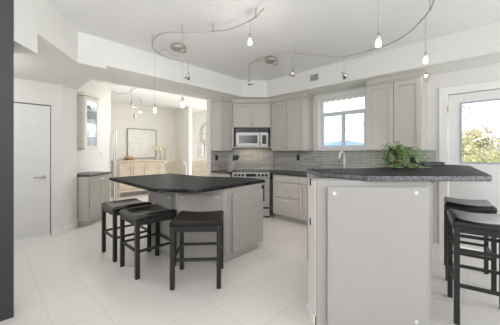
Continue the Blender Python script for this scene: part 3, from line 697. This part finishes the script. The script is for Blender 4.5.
# dining track
dt = E('track_light', (*LP(131, 5.8, 0)[:2], 2.83), 0, 'looping metal track light in the dining room beyond the header', 'track light')
off = Vector(dt.location)
def DP(px, py, d): return Vector(LP(px, d, 1.32+(152-py)/253*d))-off
B().tube(cat([DP(112, 91, 5.6), DP(118, 93.5, 5.7), (DP(127, 93, 5.8)), DP(133, 89.5, 5.8), DP(139, 87, 5.9), DP(150, 86.5, 6.1)]), .007, 6).done('rail', NICK, dt, smooth=True)
B().tube(cat([DP(131, 106.5, 5.7), DP(136, 107, 5.8), DP(141, 104.5, 5.9), DP(142, 101, 6.0), DP(138, 98, 6.0)]), .007, 6).done('rail', NICK, dt, smooth=True)
B().cyl(DP(131.5, 92, 5.8), DP(131.5, 106, 5.8), .004, n=6).cyl(DP(131.5, 92, 5.8), Vector((0.01, 0, -.001)), .006, n=6).cyl(DP(134.5, 107, 5.8), DP(134.5, 114, 5.8), .004, n=6).cyl(DP(141, 105, 5.9), DP(141, 109, 5.9), .004, n=6).done('stem', NICK, dt)
for px, py in ((131.5, 103), (134.7, 115.5)):
    p = DP(px, py, 5.8); B().lathe([(.001, .05), (.012, .05), (.036, -.04), (.001, -.04)], p, 14).done('spot_head', NICK, dt, smooth=True)
p = DP(140.3, 111.5, 5.9); B().lathe([(.001, .05), (.012, .05), (.03, 0), (.001, .0)], p, 14).done('spot_head', NICK, dt, smooth=True); B().sph(p-Vector((0, 0, .012)), .03).done('bulb', BULB, dt, smooth=True)
pp = p+off; point('dining_spot_light', (pp.x, pp.y, pp.z-.12), 8, .04)

# ======================= SMALL THINGS =======================
v = E('air_vent', (3.999, 2.28, 2.63), -R(90), 'small grey slatted air vent on the soffit above the window', 'air vent')
ring(B(), -.09, .09, -.065, .065, .010, -.006, 0).done('frame', WALL, v)
B().box(-.08, .08, -.0015, 0, -.055, .055).done('backing', mat('vent_dark', (.12, .12, .12), .8), v)
for i in range(6): B().box(-.08, .08, -.006, -.002, -.05+i*.018, -.044+i*.018).done('slat', WALL, v)
vx, vy = 4.0, 0
sv = E('window_valance', (XW+.02, 2.47, 2.345), -R(90), 'white scalloped valance at the top of the kitchen window', 'valance')
b = B(); n = 56; wv = .86; T_ = []
for i in range(n+1):
    x = i/n*wv; s = abs(math.sin(math.pi*x/(wv/8)))
    T_.append([b.bm.verts.new((x, 0, -.001)), b.bm.verts.new((x, 0, -.05-.022*s)), b.bm.verts.new((x, .006, -.05-.022*s)), b.bm.verts.new((x, .006, -.001))])
for i in range(n):
    for k in range(4): b.bm.faces.new((T_[i][k], T_[i+1][k], T_[i+1][(k+1) % 4], T_[i][(k+1) % 4]))
b.bm.faces.new(T_[0]); b.bm.faces.new(T_[n][::-1]); b.done('fabric', SHADE, sv)
# faucet
fx = 4.36; fy = 1.98
f = E('faucet', (4.38, 1.905, .921), 0, 'white gooseneck kitchen faucet on the worktop under the window', 'faucet')
B().lathe([(.001, 0), (.03, 0), (.028, .02), (.016, .04), (.001, .04)], n=16).done('base', TRIM, f, smooth=True)
pts = [(0, 0, .03), (0, 0, .22)]+[(-.10+.10*math.cos(a), 0, .30+.10*math.sin(a)) for a in [R(k) for k in range(0, 181, 20)]]+[(-.20, 0, .22)]
B().tube(pts, .017, 10).done('spout', TRIM, f, smooth=True); B().cyl((.0, -.07, .0), (.0, -.07, .05), .014).cyl((0, -.07, .05), (-.04, -.12, .08), .007).done('handle', TRIM, f, smooth=True)
sd = E('soap_dispenser', (4.38, 1.76, .921), 0, 'slim white soap dispenser right of the kitchen faucet', 'soap dispenser')
B().lathe([(.001, 0), (.022, 0), (.02, .015), (.01, .03), (.01, .10), (.001, .10)], n=14).done('body', TRIM, sd, smooth=True); B().tube([(0, 0, .09), (-.02, 0, .115), (-.07, 0, .105)], .006, 8).done('spout', TRIM, sd, smooth=True)
# outlets on the backsplash
def outlet(loc, rz, label):
    o = E('wall_outlet', loc, rz, label, 'outlet', 'black outlets on the backsplash'); B().box(-.035, .035, -.006, 0, -.057, .057).done('plate', BLACK, o, bevel=.002)
    for z in (-.022, .022): B().box(-.015, .015, -.008, -.006, z-.014, z+.014).done('socket', DGLASS, o)
def wallY(px): r_ = (px-250)/253; return XW/(CS*r_+SN)*(-SN*r_+CS)
for px, z, lb in ((298.5, 1.20, 'black outlet on the tiles right of the range'), (389, 1.19, 'black outlet on the tiles just left of the fern'), (413, 1.20, 'black outlet on the tiles just right of the fern')):
    outlet((XW-.0105, wallY(px), z), -R(90), lb)
outlet((3.46, 4.3495, 1.195), 0, 'black outlet on the tiles left of the knife block')
# knife block
kp = L(-.30, 5.50)
kp = L(-.43, 5.60)
kb = E('knife_block', (*L(-.425, 5.33), .921), YAW, 'slanted pale knife block with black handled knives left of the range', 'knife block')
tilt = Matrix.Rotation(R(-16), 3, 'Y').to_4x4() 
b = B(); b.box(-.05, .045, -.06, .06, 0, .22); 
for vv in b.bm.verts: vv.co.x += vv.co.z*(.5)
b.done('block', mat('knife_block_grey', (.36, .35, .34), .5), kb, bevel=.004)
for i in range(5):
    x = -.035+.018*i; y = -.03+.03*(i % 2)
    hh = (.13, .11, .14, .12, .10)[i]; x0 = x+.105
    kn = B().box(x0-.013, x0+.013, y-.010, y+.009, .222, .222+hh, Matrix.Rotation(R(22+7*(i-2)), 3, 'Y'), (x0, y, .222)).done('knife_handle', BLACK, kb, bevel=.003)
# tray on bar
o = E('tray', (*L(2.42, 3.40), 1.148), FA+R(-90)+R(0), 'flat black slab-like tray lying at the far end of the bar top', 'tray')
B().box(-.15, .13, -.09, .09, .0, .030).done('tray_body', SLATE, o, bevel=.004)
B().box(-.15, .13, -.09, .09, .030, .040).done('rim', SLATE, o, bevel=.003)
# fern
fc = L(1.60, 2.72)
fn = E('potted_fern', (fc[0], fc[1], 1.149), 0, 'small green fern with arching fronds on the raised bar top', 'plant')
B().lathe([(.001, 0), (.045, 0), (.055, .05), (.058, .085), (.052, .085), (.045, .06), (.001, .06)], n=18).done('pot', STEM, fn, smooth=True)
b = B()
for i in range(14):
    a = random.uniform(0, 6.28); r0 = random.uniform(0, .035)
    b.tube([(r0*math.cos(a), r0*math.sin(a), .05), (r0*1.3*math.cos(a), r0*1.3*math.sin(a), .12), (r0*2.4*math.cos(a), r0*2.4*math.sin(a), .20)], .006, 5, .003)
b.done('stems', STEM, fn)
b = B(); rf = random.Random(12)
def blade(p0, a, reach, rise, drop, wd):
    n = 10; P = []
    for k in range(n+1):
        t = k/n; rr_ = reach*t; z = p0[2]+rise*math.sin(math.pi*min(t*1.1, 1)*.9)-drop*t*t
        P.append(Vector((p0[0]+rr_*math.cos(a+.3*t), p0[1]+rr_*math.sin(a+.3*t), max(z, .014))))
    side = Vector((-math.sin(a), math.cos(a), .0))
    vs = [(b.bm.verts.new(p-side*wd*(1-(k/n)**2)*.5), b.bm.verts.new(p+Vector((0, 0, wd*.25))), b.bm.verts.new(p+side*wd*(1-(k/n)**2)*.5)) for k, p in enumerate(P)]
    for k in range(n):
        b.bm.faces.new((vs[k][0], vs[k][1], vs[k+1][1], vs[k+1][0])); b.bm.faces.new((vs[k][1], vs[k][2], vs[k+1][2], vs[k+1][1]))
    for k in range(2, n, 1):                      # leaflets
        for s_ in (-1, 1):
            p = P[k]; l_ = .036*(1-(k/n)*.6); d_ = (P[k]-P[k-1]).normalized()
            q_ = p+side*s_*l_+d_*l_*.8+Vector((0, 0, -.004)); q_.z = max(q_.z, .012)
            m_ = (p+q_)/2; w_ = d_*.007
            b.bm.faces.new([b.bm.verts.new(x_) for x_ in (p, m_-w_, q_, m_+w_)])
for i in range(84):
    a = i*2.399+rf.uniform(-.3, .3); low = i % 3 == 0
    blade((.02*math.cos(a), .02*math.sin(a), .08+rf.uniform(0, .08) if not low else .05), a, rf.uniform(.14, .29), rf.uniform(.06, .15) if not low else .02, rf.uniform(.02, .16) if not low else .10, .012)
b.done('fronds', LEAF, fn)
# under-microwave task lamp and added fills for the dining and far rooms
p = L(.04, 5.6); area('range_task_lamp', (p[0], p[1], 1.40), (0, 0, YAW), .5, .08, .8, (1, .82, .6))
point('dining_fill', (3.3, 6.3, 1.7), 12.5, .15, (1, .97, .92))  # unseen fill added to raise the dining room light
point('far_room_fill', (5.15, 6.9, 2.0), 10, .12, (1, .98, .96))  # added out of view to brighten the white room beyond
